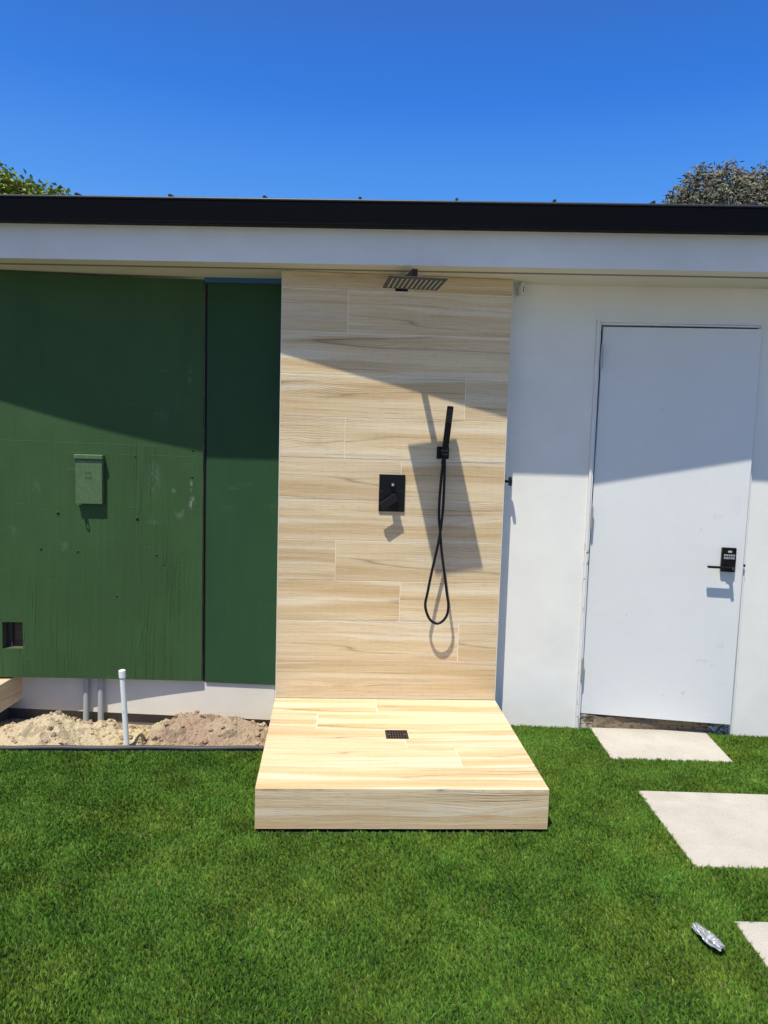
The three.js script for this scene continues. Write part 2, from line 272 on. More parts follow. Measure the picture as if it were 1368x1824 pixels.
{ // a planting strip of dug soil
  const x0 = -3.38, x1 = -0.565, nx = 620, nz = 150, pos = [], uv = [], idx = [];
  const H = (x, z, t) => {
    const bump = (cx, cz, rx, rz, h) => { const d2 = ((x - cx) / rx) ** 2 + ((z - cz) / rz) ** 2; return h * Math.exp(-d2); };
    let y = -0.085 + 0.075 * sstep(0.02, 0.9, t);
    y += bump(-1.74, 0.31, 0.17, 0.15, 0.105) + bump(-1.46, 0.27, 0.10, 0.12, 0.065) + bump(-1.12, 0.27, 0.15, 0.13, 0.085) + bump(-0.90, 0.24, 0.18, 0.13, 0.105) + bump(-0.70, 0.27, 0.12, 0.12, 0.06) + bump(-2.5, 0.3, 0.4, 0.2, 0.06) + bump(-1.3, 0.42, 0.2, 0.1, 0.03);
    y -= bump(-1.215 + (z - 0.42) * 0.25, 0.42, 0.016, 0.09, 0.06);    // slot beside the standpipe
    const edge = sstep(0, 0.12, t) * sstep(1, 0.93, t);
    const lum = fbm(x * 22, z * 22, 401, 4) - 0.5, cl = Math.pow(vn(x * 75, z * 75, 402), 2) - 0.3, gr = fbm(x * 160, z * 160, 403, 2) - 0.5;
    y += edge * (lum * 0.05 + cl * 0.008 + gr * 0.014);
    return Math.min(y, 0.012 + 0.5 * (1 - t));
  };
  for (let j = 0; j <= nz; j++) for (let i = 0; i <= nx; i++) { const x = x0 + (x1 - x0) * i / nx, t = j / nz, z = -0.18 + (edgeZ(x) - 0.004 + 0.18) * t; const tt = clamp((z - 0) / (edgeZ(x))); pos.push(x, z < 0.01 ? -0.10 : H(x, z, tt), z); uv.push(x, z); }
  for (let j = 0; j < nz; j++) for (let i = 0; i < nx; i++) { const a = j * (nx + 1) + i; idx.push(a, a + nx + 1, a + 1, a + 1, a + nx + 1, a + nx + 2); }
  const g = new THREE.BufferGeometry(); g.setAttribute('position', new THREE.Float32BufferAttribute(pos, 3)); g.setAttribute('uv', new THREE.Float32BufferAttribute(uv, 2)); g.setIndex(idx); g.computeVertexNormals();
  const [soC, soB] = maps(1024, 512, (px, py, o) => {
    const x = px / 1024 * 2 , z = py / 512 * 1, n = hash(px, py, 411), m = fbm(x * 6, z * 6, 412, 4), p = fbm(x * 3 + 7, z * 3, 413, 3), gr = vn(px / 2.5, py / 2.5, 414);
    const wx = (px / 1024 - 1) * 2, damp = clamp(sstep(0.46, 0.60, p) * 0.8 + sstep(-1.12, -0.92, wx + (m - 0.5) * 0.5) * 0.65), sand = Math.exp(-(((wx + 1.22) / 0.16) ** 2)) * sstep(0.35, 0.6, m), clodD = sstep(0.62, 0.7, fbm(x * 16, z * 16, 415, 3)) * 0.35; const k = (1 - clodD) * (0.80 + 0.08 * sand) + 0.3 * (m - 0.5) + 0.28 * (n - 0.5) + 0.22 * (gr - 0.5);
    o[0] = (0.55 - 0.16 * damp) * k; o[1] = (0.45 - 0.18 * damp) * k; o[2] = (0.305 - 0.11 * damp - 0.05 * sand) * k; o[3] = 0.5 * n + 0.5 * gr;
  });
  tag(mesh('soil', g, mat(1, 1, 1, 0.97, { map: rep(soC, 0.5, 1), bumpMap: rep(soB, 0.5, 1), bumpScale: 0.004 })), 'bed of loose sandy soil below the green panels', 'soil', null, 'structure');
  // clods and crumbs lying on it
  const r = rngOf(21), gs = [], dk = [];
  for (let i = 0; i < 1700; i++) {
    const x = -2.1 + r() * 1.5, t = 0.12 + r() * 0.84, z = edgeZ(x) * t, s = 0.0016 + Math.pow(r(), 7) * 0.016;
    const ic = new THREE.IcosahedronGeometry(s, s > 0.008 ? 1 : 0).toNonIndexed(), p = ic.attributes.position, ph = r() * 99;
    for (let k = 0; k < p.count; k++) { const a = p.getX(k), b = p.getY(k), c = p.getZ(k), w = 0.45 + 0.95 * vn(a / s * 1.6 + ph, b / s * 1.6 + c / s * 1.3, 420); p.setXYZ(k, a * w, b * w * 0.7, c * w); }
    ic.rotateY(r() * 6); ic.translate(x, H(x, z, t) + s * 0.25, z); ic.computeVertexNormals(); gs.push(uvm(ic, r(), r()));
  }
  tag(mesh('soil_clods', gs, mat(0.95, 0.95, 0.95, 0.97, { map: rep(soC, 0.5, 1) })), 'loose clods and crumbs scattered over the soil bed', 'soil clods', null, 'stuff');
}
{ // black plastic lawn edging
  const len = 2.9, a = Math.atan(0.114), t = thing('lawn_edging', 'thin black plastic edging strip between lawn and soil bed', 'edging', [-0.585, 0, edgeZ(-0.585) + 0.004], a);
  const gs = []; const N = 24; for (let i = 0; i < N; i++) { const x = -len * i / N; gs.push(box(len / N + 0.001, 0.09, 0.012 + 0.0001 * (i % 2), x - len / N / 2, -0.022 + 0.002 * Math.sin(i * 1.7), 0.0015 * Math.sin(i * 0.9))); }
  mesh('strip', gs, mat(0.045, 0.045, 0.048, 0.65), t);
  mesh('bead', (() => { const g = new THREE.TubeGeometry(new THREE.CatmullRomCurve3(Array.from({ length: N + 1 }, (_, i) => new THREE.Vector3(-len * i / N, 0.022 + 0.002 * Math.sin(i * 1.7), 0.0015 * Math.sin(i * 0.9)))), 96, 0.0105, 10); return g.toNonIndexed(); })(), mat(0.05, 0.05, 0.054, 0.6), t);
}

// ---------------------------------------------------------------- the building
const HS = 2.314, FZ = 0.3896, GB = 2.4713, GT = 2.5791, GZ = 0.452;
const house = thing('building', 'low flat-eaved white stucco building with green panelled bay and pale door', 'building', [0, 0, 0]);
{
  const sh = new THREE.Shape([[-6, -0.03], [6.5, -0.03], [6.5, HS + 0.01], [-6, HS + 0.01]].map((p) => new THREE.Vector2(...p)));
  sh.holes.push(new THREE.Path([[0.962, -0.031 + 0.002], [1.786, -0.029], [1.786, 2.146], [0.962, 2.146]].map((p) => new THREE.Vector2(...p))));
  const g = new THREE.ExtrudeGeometry(sh, { depth: 0.18, bevelEnabled: false, curveSegments: 1 }); g.translate(0, 0, -0.18);
  mesh('wall', uvm(g), stucco, house);
  mesh('wall', [span(-6, -5.82, -0.03, HS + 0.01, -4.7, -0.1805), span(6.32, 6.5, -0.03, HS + 0.01, -4.7, -0.1805), span(-6, 6.5, -0.03, HS + 0.01, -4.88, -4.7005)], stucco, house);
  mesh('base_band', span(-5.9, -0.66, -0.029, 0.30, 0.0006, 0.003), mat(0.90, 0.86, 0.81, 0.85, { map: stC, bumpMap: stB, bumpScale: 0.003 }), house);
  mesh('foundation', [span(-5.9, 6.4, -0.35, -0.032, -0.17, -0.02)], mat(0.13, 0.12, 0.105, 0.95), house);
  mesh('interior_floor', span(0.7, 2.1, 0.0, 0.05, -1.6, -0.19), mat(0.25, 0.22, 0.18, 0.9), house);
  // soffit boards with an open slot between them
  mesh('soffit_board', span(-6.2, 6.7, HS, HS + 0.02, 0.0005, 0.2475), soffitPaint, house);
  mesh('soffit_board', span(-6.2, 6.7, HS - 0.001, HS + 0.02, 0.2765, FZ - 0.018), soffitPaint, house);
  mesh('soffit_vent', span(-6.2, 6.7, HS - 0.0022, HS + 0.019, 0.2480, 0.2760), mat(0.22, 0.21, 0.20, 0.8), house);
  mesh('fascia', span(-6.2, 6.7, HS - 0.002, GT - 0.012, FZ - 0.0175, FZ, 0), fasciaPaint, house);
  // box gutter: open U profile
  const gut = mesh('gutter', [span(-6.2, 6.7, GB, GB + 0.003, FZ + 0.001, GZ), span(-6.2, 6.7, GB + 0.0032, GT, GZ - 0.003, GZ), span(-6.2, 6.7, GB + 0.0032, GT - 0.01, FZ + 0.001, FZ + 0.004)], gutterMetal, house);
  mesh('gutter_lip', (() => { const c = cyl(0.0062, 12.9, 0.25, GT, GZ - 0.002, 'x', 14); return c; })(), roofMetal, gut);
  mesh('gutter_seam', [span(-6.2, 6.7, GB - 0.0035, GB + 0.006, GZ + 0.0002, GZ + 0.0035, 0.001)], gutterMetal, gut);
  // roof with standing seams
  const pitch = 0.105, L = 5.6, roof = mesh('roof', (() => { const g = new THREE.BoxGeometry(13.1, 0.02, L); g.translate(0, 0, -L / 2); g.rotateX(pitch); g.translate(0.25, GT - 0.008, FZ + 0.032); return uvm(g); })(), roofMetal, house);
  const rib = (() => { const g = new RoundedBoxGeometry(0.012, 0.030, L - 0.02, 1, 0.003); g.translate(0, 0.020, -L / 2); g.rotateX(pitch); return g.toNonIndexed(); })();
  for (let k = -9; k <= 15; k++) { const o = mesh('roof_seam', rib, roofMetal, roof); o.position.set(-1.545 + 0.4405 * k, GT - 0.006, FZ + 0.034); }
  // gable ends and a ceiling so that the inside stays dark
  mesh('ceiling', span(-6, 6.5, HS + 0.0105, HS + 0.03, -4.8, -0.001), mat(0.5, 0.5, 0.48, 0.9), house);
}
// green plywood sheet bowed away from the wall, with a square cut-out
const plyZ = (x) => { const t = -1.053 - x; return 0.027 + 0.066 * t + 0.0255 * t * t; };
{
  const X1 = -1.053, X0 = X1 - 1.22, Y0 = 0.178, Y1 = 2.302, TH_ = 0.016;
  const hx0 = -2.099, hx1 = -1.994, hy0 = 0.341, hy1 = 0.486;
  const cells = [], xs = []; for (let i = 0; i <= 24; i++) xs.push(X0 + 1.22 * i / 24); xs.push(hx0, hx1); xs.sort((a, b) => a - b);
  const ys = [Y0, hy0, hy1, Y1], pos = [], uv = [];
  const P = (x, y, b) => [x, y + (y > 2 ? 0.012 * sstep(-1.6, -2.2, x) : y < 0.2 ? 0.008 * (X1 - x) : 0), plyZ(x) - b];
  const quad = (a, b, c, d) => { for (const v of [a, b, c, a, c, d]) { pos.push(...v); uv.push((v[0] - X0) / 1.22, (v[1] - Y0) / 2.14); } };
  for (let i = 0; i < xs.length - 1; i++) for (let j = 0; j < 3; j++) {
    const a = xs[i], b = xs[i + 1], y0 = ys[j], y1 = ys[j + 1], hole = j === 1 && a > hx0 - 1e-6 && b < hx1 + 1e-6;
    if (hole) continue;
    quad(P(a, y0, 0), P(b, y0, 0), P(b, y1, 0), P(a, y1, 0)); quad(P(b, y0, TH_), P(a, y0, TH_), P(a, y1, TH_), P(b, y1, TH_));
    if (j === 0) quad(P(a, y0, TH_), P(b, y0, TH_), P(b, y0, 0), P(a, y0, 0));
    if (j === 2) quad(P(a, y1, 0), P(b, y1, 0), P(b, y1, TH_), P(a, y1, TH_));
  }
  for (let j = 0; j < 3; j++) { quad(P(X0, ys[j], TH_), P(X0, ys[j], 0), P(X0, ys[j + 1], 0), P(X0, ys[j + 1], TH_)); }
  quad(P(hx0, hy0, 0), P(hx0, hy0, TH_), P(hx0, hy1, TH_), P(hx0, hy1, 0)); quad(P(hx1, hy0, TH_), P(hx1, hy0, 0), P(hx1, hy1, 0), P(hx1, hy1, TH_));
  for (let i = 0; i < xs.length - 1; i++) { const a = xs[i], b = xs[i + 1]; if (a > hx0 - 1e-6 && b < hx1 + 1e-6) { quad(P(a, hy0, 0), P(b, hy0, 0), P(b, hy0, TH_), P(a, hy0, TH_)); quad(P(a, hy1, TH_), P(b, hy1, TH_), P(b, hy1, 0), P(a, hy1, 0)); } }
  const g = new THREE.BufferGeometry(); g.setAttribute('position', new THREE.Float32BufferAttribute(pos, 3)); g.setAttribute('uv', new THREE.Float32BufferAttribute(uv, 2)); g.computeVertexNormals();
  const ply = mesh('siding_panel', g, plyGreen, house); ply.userData.label = 'large weathered green plywood panel bowed off the wall';
  // raw plywood edge on the right
  const eg = []; for (let j = 0; j < 5; j++) eg.push(span(X1 + 0.0002, X1 + 0.0012 + 0.0006 * (j % 2), Y0 + 0.001, Y1 - 0.002, plyZ(X1) - 0.0158 + j * 0.0031, plyZ(X1) - 0.0158 + j * 0.0031 + 0.003));
  const [edC] = maps(64, 512, (px, py, o) => { const n = fbm(px / 6, py / 30, 511, 3), c = 0.5 + n; const green = fbm(px / 20, py / 18, 512, 3) > 0.5; o[0] = (green ? 0.04 : 0.16) * c; o[1] = (green ? 0.08 : 0.10) * c; o[2] = (green ? 0.035 : 0.06) * c; o[3] = 0.5; });
  mesh('panel_edge', eg, mat(1, 1, 1, 0.9, { map: rep(edC, 4, 0.7) }), ply);
  // what shows through the cut-out: a box of brown board
  const [rcC] = maps(128, 128, (px, py, o) => { const n = fbm(px / 30, py / 9, 521, 4), c = 0.55 + 0.9 * n; o[0] = 0.105 * c; o[1] = 0.078 * c; o[2] = 0.056 * c; o[3] = n; });
  const br = mat(1, 1, 1, 0.85, { map: rep(rcC, 6, 6) });
  mesh('recess', [span(hx0 - 0.006, hx1 + 0.006, hy0 - 0.006, hy1 + 0.006, 0.0525, 0.056), span(hx0 - 0.006, hx0 - 0.001, hy0 - 0.006, hy1 + 0.006, 0.0563, 0.112), span(hx1 + 0.001, hx1 + 0.006, hy0 - 0.006, hy1 + 0.006, 0.0563, 0.100), span(hx0 - 0.001, hx1 + 0.001, hy0 - 0.006, hy0 - 0.001, 0.0563, 0.1095), span(hx0 - 0.001, hx1 + 0.001, hy1 + 0.001, hy1 + 0.006, 0.0563, 0.1095)], br, ply);
  mesh('backing_post', span(hx0 + 0.004, hx0 + 0.028, hy0, hy1, 0.0563, 0.074), mat(0.05, 0.045, 0.04, 0.8), ply);
  // blocking that holds the sheet out from the wall
  mesh('batten', span(-2.22, -2.15, 0.4, 2.2, 0.004, 0.075), mat(0.2, 0.15, 0.1, 0.9), house);
  // second, smoother board, and another sheet beyond the left edge
  const b = box(0.52, 2.117, 0.012, -0.776, 1.2285, 0.008); { const p = b.attributes.position, uvA = b.attributes.uv; for (let i = 0; i < p.count; i++) uvA.setXY(i, (p.getX(i) + 1.036) / 0.75, (p.getY(i) - 0.17) / 2.2); }
  const bd = mesh('siding_panel', b, boardGreen, house); bd.userData.label = 'narrow smooth dark green board beside the tiled wall';
  mesh('blue_strip', span(-1.05, -0.516, 2.2878, 2.3135, 0.002, 0.024), mat(0.012, 0.10, 0.235, 0.5), house);
  mesh('corner_batten', span(-1.0505, -1.0365, 0.172, 2.287, 0.0032, 0.006), mat(0.01, 0.012, 0.01, 0.9), house);
  const far = box(1.22, 2.12, 0.016, -2.8838, 1.24, plyZ(X0) - 0.01); { const p = far.attributes.position, uvA = far.attributes.uv; for (let i = 0; i < p.count; i++) uvA.setXY(i, (p.getX(i) + 3.503) / 1.22 + 0.37, (p.getY(i) - 0.178) / 2.14 + 0.2); }
  mesh('siding_panel', far, plyGreen, house);
}
// door: frame in the wall, leaf hung on the left and standing slightly open
{
  const [frC, frB] = maps(128, 2048, (px, py, o) => { const y = py / 2048 * 2.2, n = fbm(px / 10, py / 40, 531, 3), chip = sstep(0.60, 0.66, fbm(px / 16 + 3, py / 26, 532, 3)) * (y > 0.72 && y < 1.02 ? 1 : y < 0.72 ? 0.45 * (fbm(px / 9, py / 90, 533, 2) > 0.55 ? 1 : 0) : 0); const c = 0.74 + (n - 0.5) * 0.1; o[0] = c + (0.36 - c) * chip; o[1] = c * 0.995 + (0.25 - c) * chip; o[2] = c * 0.985 + (0.18 - c) * chip; o[3] = 0.6 - 0.4 * chip + (n - 0.5) * 0.3; });
  const fm = mat(1, 1, 1, 0.55, { map: rep(frC, 8, 1 / 2.2), bumpMap: rep(frB, 8, 1 / 2.2), bumpScale: 0.003 });
  const plain = mat(0.735, 0.735, 0.73, 0.55, { bumpMap: stB, bumpScale: 0.002 });
  const fr = mesh('door_frame', [span(0.9625, 0.9765, -0.02, 2.1455, -0.14, 0.012, 0.002), span(0.9768, 0.9855, -0.02, 2.131, -0.14, 0.005, 0.002)], fm, house);
  mesh('jamb', [span(1.7765, 1.7855, -0.02, 2.1455, -0.14, 0.012, 0.002), span(1.7675, 1.7762, -0.02, 2.131, -0.14, 0.005, 0.002)], plain, fr);
  mesh('head', [span(0.9768, 1.7762, 2.1315, 2.1455, -0.14, 0.012, 0.002), span(0.9858, 1.7672, 2.1215, 2.131, -0.14, 0.005, 0.002)], plain, fr);
  mesh('door_stop', [span(0.9858, 0.9975, 0.06, 2.121, -0.10, -0.075), span(1.7555, 1.7672, 0.06, 2.121, -0.10, -0.075), span(0.9978, 1.7552, 2.109, 2.121, -0.10, -0.075)], plain, fr);
  const [thC, thB] = maps(1024, 128, (px, py, o) => { const x = px / 1024, n = fbm(px / 60, py / 5, 541, 4), m = fbm(px / 14, py / 14, 542, 4), pale = sstep(0.35, 0.1, x) * sstep(0.45, 0.6, m); const c = 0.5 + 0.9 * n; o[0] = 0.20 * c + pale * 0.4; o[1] = 0.155 * c + pale * 0.4; o[2] = 0.105 * c + pale * 0.4; if (m < 0.3) { o[0] *= 0.3; o[1] *= 0.3; o[2] *= 0.3; } o[3] = n * 0.6 + m * 0.5; });
  { const g = new THREE.BoxGeometry(0.820, 0.07, 0.13, 60, 6, 4); const p = g.attributes.position; for (let i = 0; i < p.count; i++) { const x = p.getX(i), y = p.getY(i), z = p.getZ(i), k = fbm(x * 14 + 9, y * 30, 551, 3) - 0.5; p.setXYZ(i, x, y + (y > 0.02 ? k * 0.012 : 0), z + (z > 0.05 ? k * 0.02 : 0)); } g.translate(1.3735, 0.034, -0.078); g.computeVertexNormals(); mesh('threshold', (() => { const q = uvm(g); return q; })(), mat(1, 1, 1, 0.9, { map: rep(thC, 1.2, 14), bumpMap: rep(thB, 1.2, 14), bumpScale: 0.003, specularIntensity: 0.05 }), house); }

  // door leaf
  const W = 0.772, H = 2.035, D = 0.042;
  const [drC, drB] = maps(512, 1024, (px, py, o) => {
    const x = px / 512 * W, y = py / 1024 * H; let c = 0.705 + (fbm(x * 5, y * 5, 561, 4) - 0.5) * 0.045, d = 0;
    for (const [a, b, rx, ry, k] of [[0.62, 1.09, 0.035, 0.018, 0.10], [0.60, 0.33, 0.03, 0.012, 0.22], [0.66, 0.31, 0.012, 0.008, 0.3], [0.52, 0.16, 0.008, 0.02, 0.35], [0.42, 0.13, 0.01, 0.008, 0.3], [0.71, 0.22, 0.02, 0.006, 0.3], [0.18, 1.57, 0.012, 0.005, 0.35], [0.32, 1.62, 0.008, 0.004, 0.3], [0.21, 0.55, 0.006, 0.008, 0.3], [0.3, 1.15, 0.004, 0.004, 0.35], [0.69, 0.42, 0.02, 0.02, 0.12], [0.72, 1.15, 0.02, 0.06, 0.08], [0.55, 1.02, 0.006, 0.004, 0.3]]) { const q = Math.hypot((x - a) / rx, (y - b) / ry); if (q < 1) d = Math.max(d, 0.55 * k * sstep(0.4, 0.6, fbm(x * 120, y * 120, 562, 3))); }
    c *= 1 - d; o[0] = c * 0.975; o[1] = c * 0.995; o[2] = c * 1.0; o[3] = 0.5 + (fbm(x * 60, y * 60, 563, 2) - 0.5) * 0.5;
  });
  const dm = mat(1, 1, 1, 0.42, { map: drC, bumpMap: drB, bumpScale: 0.0006 });
  const g = new RoundedBoxGeometry(W, H, D, 2, 0.0025).toNonIndexed(); g.translate(W / 2, H / 2, -D / 2);
  { const p = g.attributes.position, uv = g.attributes.uv; for (let i = 0; i < p.count; i++) uv.setXY(i, p.getX(i) / W, p.getY(i) / H); }
  const door = mesh('door', g, dm, house); door.position.set(0.9875, 0.079, -0.019); door.rotation.set(0, -0.0812, -0.006, 'YXZ'); door.userData.label = 'pale grey flush door standing slightly ajar';
  // keypad lock on the leaf (leaf coordinates)
  const lx = 0.692, ly = 0.872;
  mesh('keypad_lock', [box(0.070, 0.124, 0.024, lx, ly, 0.012, 0.004), box(0.064, 0.012, 0.006, lx, ly + 0.058, 0.022, 0.002)], matteBlack, door);
  const font = await new FontLoader().loadAsync('fonts/droid/droid_sans_bold.typeface.json');
  const keyM = mat(0.42, 0.43, 0.45, 0.4), ink = mat(0.02, 0.02, 0.022, 0.5), digits = '1234567890';
  for (let k = 0; k < 10; k++) {
    const kx = lx - 0.0215 + (k % 5) * 0.0112, ky = ly + 0.024 - (k > 4 ? 0.0145 : 0), key = mesh('key_button', box(0.0082, 0.0096, 0.003, kx, ky, 0.0252, 0.001), keyM, door);
    const t = new TextGeometry(digits[k], { font, size: 0.0052, depth: 0.0005, curveSegments: 3 }); t.computeBoundingBox(); t.translate(kx - (t.boundingBox.max.x + t.boundingBox.min.x) / 2, ky - 0.0026, 0.0267);
    mesh('key_button', t, ink, door).name = 'key_digit';
  }
  mesh('indicator', [box(0.019, 0.010, 0.003, lx + 0.002, ly + 0.043, 0.0252, 0.002)], keyM, door);
  mesh('lever_handle', [cyl(0.019, 0.012, lx + 0.004, ly - 0.030, 0.0285, 'z', 32), cyl(0.0095, 0.034, lx + 0.012, ly - 0.036, 0.046, 'z', 20), (() => { const b = box(0.126, 0.0115, 0.0195, lx - 0.049, ly - 0.0345, 0.060, 0.004); return b; })()], matteBlack, door);
  mesh('key_cylinder', cyl(0.0085, 0.004, lx + 0.012, ly - 0.036, 0.0715, 'z', 24), mat(0.10, 0.10, 0.11, 0.3, { metalness: 0.8 }), door);
  mesh('latch_bolt', [box(0.018, 0.013, 0.012, W + 0.006, ly - 0.030, -0.018, 0.003)], matteBlack, door);
  mesh('latch_plate', [box(0.002, 0.056, 0.026, W + 0.0009, ly - 0.030, -0.02)], dullMetal, door);
  for (const y of [0.19, 0.995, 1.825]) { const hg = mesh('hinge', [0, 1, 2, 3, 4].map((k) => cyl(0.0068, 0.0215, -0.003, y + 0.0115 + k * 0.0226, 0.0285, 'y', 14)), dullMetal, door); mesh('hinge', cyl(0.0045, 0.13, -0.003, y + 0.0567, 0.0285, 'y', 10), dullMetal, door).name = 'hinge_pin'; }
}

// ---------------------------------------------------------------- tiled shower wall
const YP = 0.1757;
{
  const t = thing('tiled_wall', 'tall shower wall clad in wood-look plank tiles', 'tiled wall', [TX, 0, TZ], TA);
  const H0 = 0.02, H1 = HS - 0.0015;
  // core reaches back to the building wall
  const core = new THREE.Shape([[0.0025, -0.0085], [TWD - 0.0025, -0.0085], [TWD - 0.0025, -0.113], [0.0025, -0.226]].map((p) => new THREE.Vector2(p[0], -p[1])));
  const cg = new THREE.ExtrudeGeometry(core, { depth: H1 - H0, bevelEnabled: false }); cg.rotateX(-Math.PI / 2); cg.translate(0, H0, 0);
  mesh('core', uvm(cg), stucco, t);
  mesh('grout_bed', span(0.004, TWD - 0.004, 0.1, H1 - 0.001, -0.0084, -0.0013), grout, t);
  for (const x of [0, TWD - 0.0035]) mesh('edge_trim', span(x, x + 0.0035, YP - 0.001, H1 - 0.0005, -0.012, 0.0008), trimMetal, t);
  const J = { 1: 0.931, 2: 0.623, 3: 0.29, 5: 0.61, 6: 0.324, 7: 0.92, 9: 0.325, 10: 0.641 }, r = rngOf(31), gap = 0.0017;
  const order = [3, 7, 0, 5, 9, 2, 6, 1, 8, 4, 3];
  for (let k = 0; k <= 10; k++) {
    const y0 = YP + TH * k + gap + (k ? 0 : 0.001), y1 = Math.min(YP + TH * (k + 1) - gap, H1 - 0.002), cuts = [0.0036, ...(J[k] ? [J[k]] : []), TWD - 0.0036];
    for (let i = 0; i < cuts.length - 1; i++) {
      const x0 = cuts[i] + (i ? gap : 0), x1 = cuts[i + 1] - (i < cuts.length - 2 ? gap : 0), band = i ? (order[k] + 4 + k) % 10 : order[k], sx = i ? r() * (TW - (x1 - x0)) - x0 : r() * 0.08;
      const pr = (r() - 0.5) * 0.0007;
      const g = new RoundedBoxGeometry(x1 - x0, y1 - y0, 0.009, 1, 0.0006); g.translate((x0 + x1) / 2, (y0 + y1) / 2, -0.0044 + pr);
      mesh('tile', woodUV(g, band, sx, -(YP + TH * k), (v) => v.x, (v) => v.y), woodTile, t);
    }
  }
}
// platform
{
  const t = thing('shower_platform', 'low shower platform topped with wood-look plank tiles', 'platform', [TX, 0, TZ], TA);
  const D = 1.0195, dc = [0.588, 0.446], dh = 0.0525, skew = 0.0136, X1 = TWD, Z0 = 0.0012;
  const sk = (x, z) => [x + skew * z, z];
  mesh('core', (() => { const q = [[0.011, Z0], [X1 - 0.011, Z0], [X1 - 0.011, D - 0.011], [0.011, D - 0.011]].map((p) => sk(...p)); return uvm(polyPrism(ccw(q), () => YP - 0.024, YP - 0.024 - 0.024)); })(), stucco, t);
  mesh('plinth', (() => { const q = [[0.05, 0.02], [X1 - 0.05, 0.02], [X1 - 0.05, D - 0.07], [0.05, D - 0.07]].map((p) => sk(...p)); return uvm(polyPrism(ccw(q), () => 0.0238, 0.06)); })(), softBlack, t);
  // floor falls a little towards the drain
  const fall = (x, z) => { const a = x < dc[0] - dh ? (dc[0] - dh - x) / (dc[0] - dh) : x > dc[0] + dh ? (x - dc[0] - dh) / (X1 - dc[0] - dh) : 0, b = z < dc[1] - dh ? (dc[1] - dh - z) / (dc[1] - dh) : z > dc[1] + dh ? (z - dc[1] - dh) / (D - dc[1] - dh) : 0; return YP - 0.010 * (1 - Math.max(a, b)); };
  const fallS = (x, z) => fall(x - skew * z, z);
  // grout bed follows the same fall, 1 mm lower
  const half = { L: [[0.0, 0], [dc[0] - dh, dc[1] - dh], [dc[0] - dh, dc[1] + dh], [0.0, D]], R: [[X1, 0], [dc[0] + dh, dc[1] - dh], [dc[0] + dh, dc[1] + dh], [X1, D]], B: [[0.0, 0], [dc[0] - dh, dc[1] - dh], [dc[0] + dh, dc[1] - dh], [X1, 0]], F: [[0.0, D], [dc[0] - dh, dc[1] + dh], [dc[0] + dh, dc[1] + dh], [X1, D]] };
  const inset = (p) => { const [x, z] = p; return [clamp(x, 0.006, X1 - 0.006), clamp(z, Z0 + 0.001, D - 0.006)]; };
  mesh('grout_bed', Object.values(half).map((q) => uvm(polyPrism(ccw(q.map(inset).map((p) => sk(...p))), (x, z) => fallS(x, z) - 0.0011, 0.006))), grout, t);
  const rows = [Z0, 0.195, 0.4005, 0.606, 0.8115, D], J = { 0: 0.513, 1: 0.22, 2: 0.62, 3: 0.832 }, gap = 0.0017, r = rngOf(41), order = [8, 5, 2, 7, 0];
  for (let k = 0; k < 5; k++) {
    const z0 = rows[k] + gap, z1 = rows[k + 1] - (k < 4 ? gap : 0), cuts = [0, ...(J[k] ? [J[k]] : []), X1];
    for (let i = 0; i < cuts.length - 1; i++) {
      const x0 = cuts[i] + (i ? gap : 0), x1 = cuts[i + 1] - (i < cuts.length - 2 ? gap : 0), band = i ? (order[k] + 3) % 10 : order[k], sx = i ? r() * (TW - (x1 - x0)) - x0 : r() * 0.08;
      for (const [key, q] of Object.entries(half)) {
        let p = [[x0, z0], [x1, z0], [x1, z1], [x0, z1]];
        const cx = (q[0][0] + q[1][0] + q[2][0] + q[3][0]) / 4, cz = (q[0][1] + q[1][1] + q[2][1] + q[3][1]) / 4;
        const edges = [[q[0], q[1]], [q[1], q[2]], [q[2], q[3]]];
        for (const [a, b] of edges) { const ex = b[0] - a[0], ez = b[1] - a[1], l = Math.hypot(ex, ez); let nx = -ez / l, nz = ex / l, d = nx * a[0] + nz * a[1]; if (nx * cx + nz * cz < d) { nx = -nx; nz = -nz; d = -d; } p = clip(p, nx, nz, d + 0.0013); if (p.length < 3) break; }
        if (p.length < 3) continue;
        let ar = 0; for (let m = 0; m < p.length; m++) { const n2 = p[(m + 1) % p.length]; ar += p[m][0] * n2[1] - n2[0] * p[m][1]; } if (Math.abs(ar) < 4e-4) continue;
        const g = polyPrism(ccw(p.map((v) => sk(...v))), fallS, 0.009);
        mesh('tile', woodUV(g, band, sx + 0.02, -(rows[k] - (k ? 0 : 0.01)), (v) => v.x - skew * v.z, (v) => v.z), woodTile, t);
      }
    }
  }
  // front and side faces: one long board each, mitred at the corners
  const side = (a, b, band) => { // vertical tile between plan points a and b, outward to the right of a->b
    const A = sk(...a), B = sk(...b), ex = B[0] - A[0], ez = B[1] - A[1], l = Math.hypot(ex, ez), g = new THREE.BoxGeometry(l - 0.001, YP - 0.0015 - 0.016, 0.0095); g.translate(l / 2, (YP - 0.0015 + 0.016) / 2, -0.0048);
    woodUV(g, band, 0.03, 0.012, (v) => v.x, (v) => v.y); const gg = woodUV(g, band, 0.03, 0.012, (v) => v.x, (v) => v.y);
    gg.applyMatrix4(new THREE.Matrix4().makeRotationY(Math.atan2(-ez, ex))); gg.translate(A[0], 0, A[1]); return gg;
  };
  mesh('front_tile', side([0, D], [X1, D], 9), woodTile, t);
  mesh('side_tile', side([X1, D - 0.0105], [X1, Z0], 6), woodTile, t);
  mesh('side_tile', side([0, Z0], [0, D - 0.0105], 1), woodTile, t);

  const dw = toWorld(dc[0] + skew * dc[1], dc[1]);
  const dr = thing('floor_drain', 'small square dark grate set in the platform floor', 'drain', [dw[0], YP - 0.0195, dw[1]], TA);
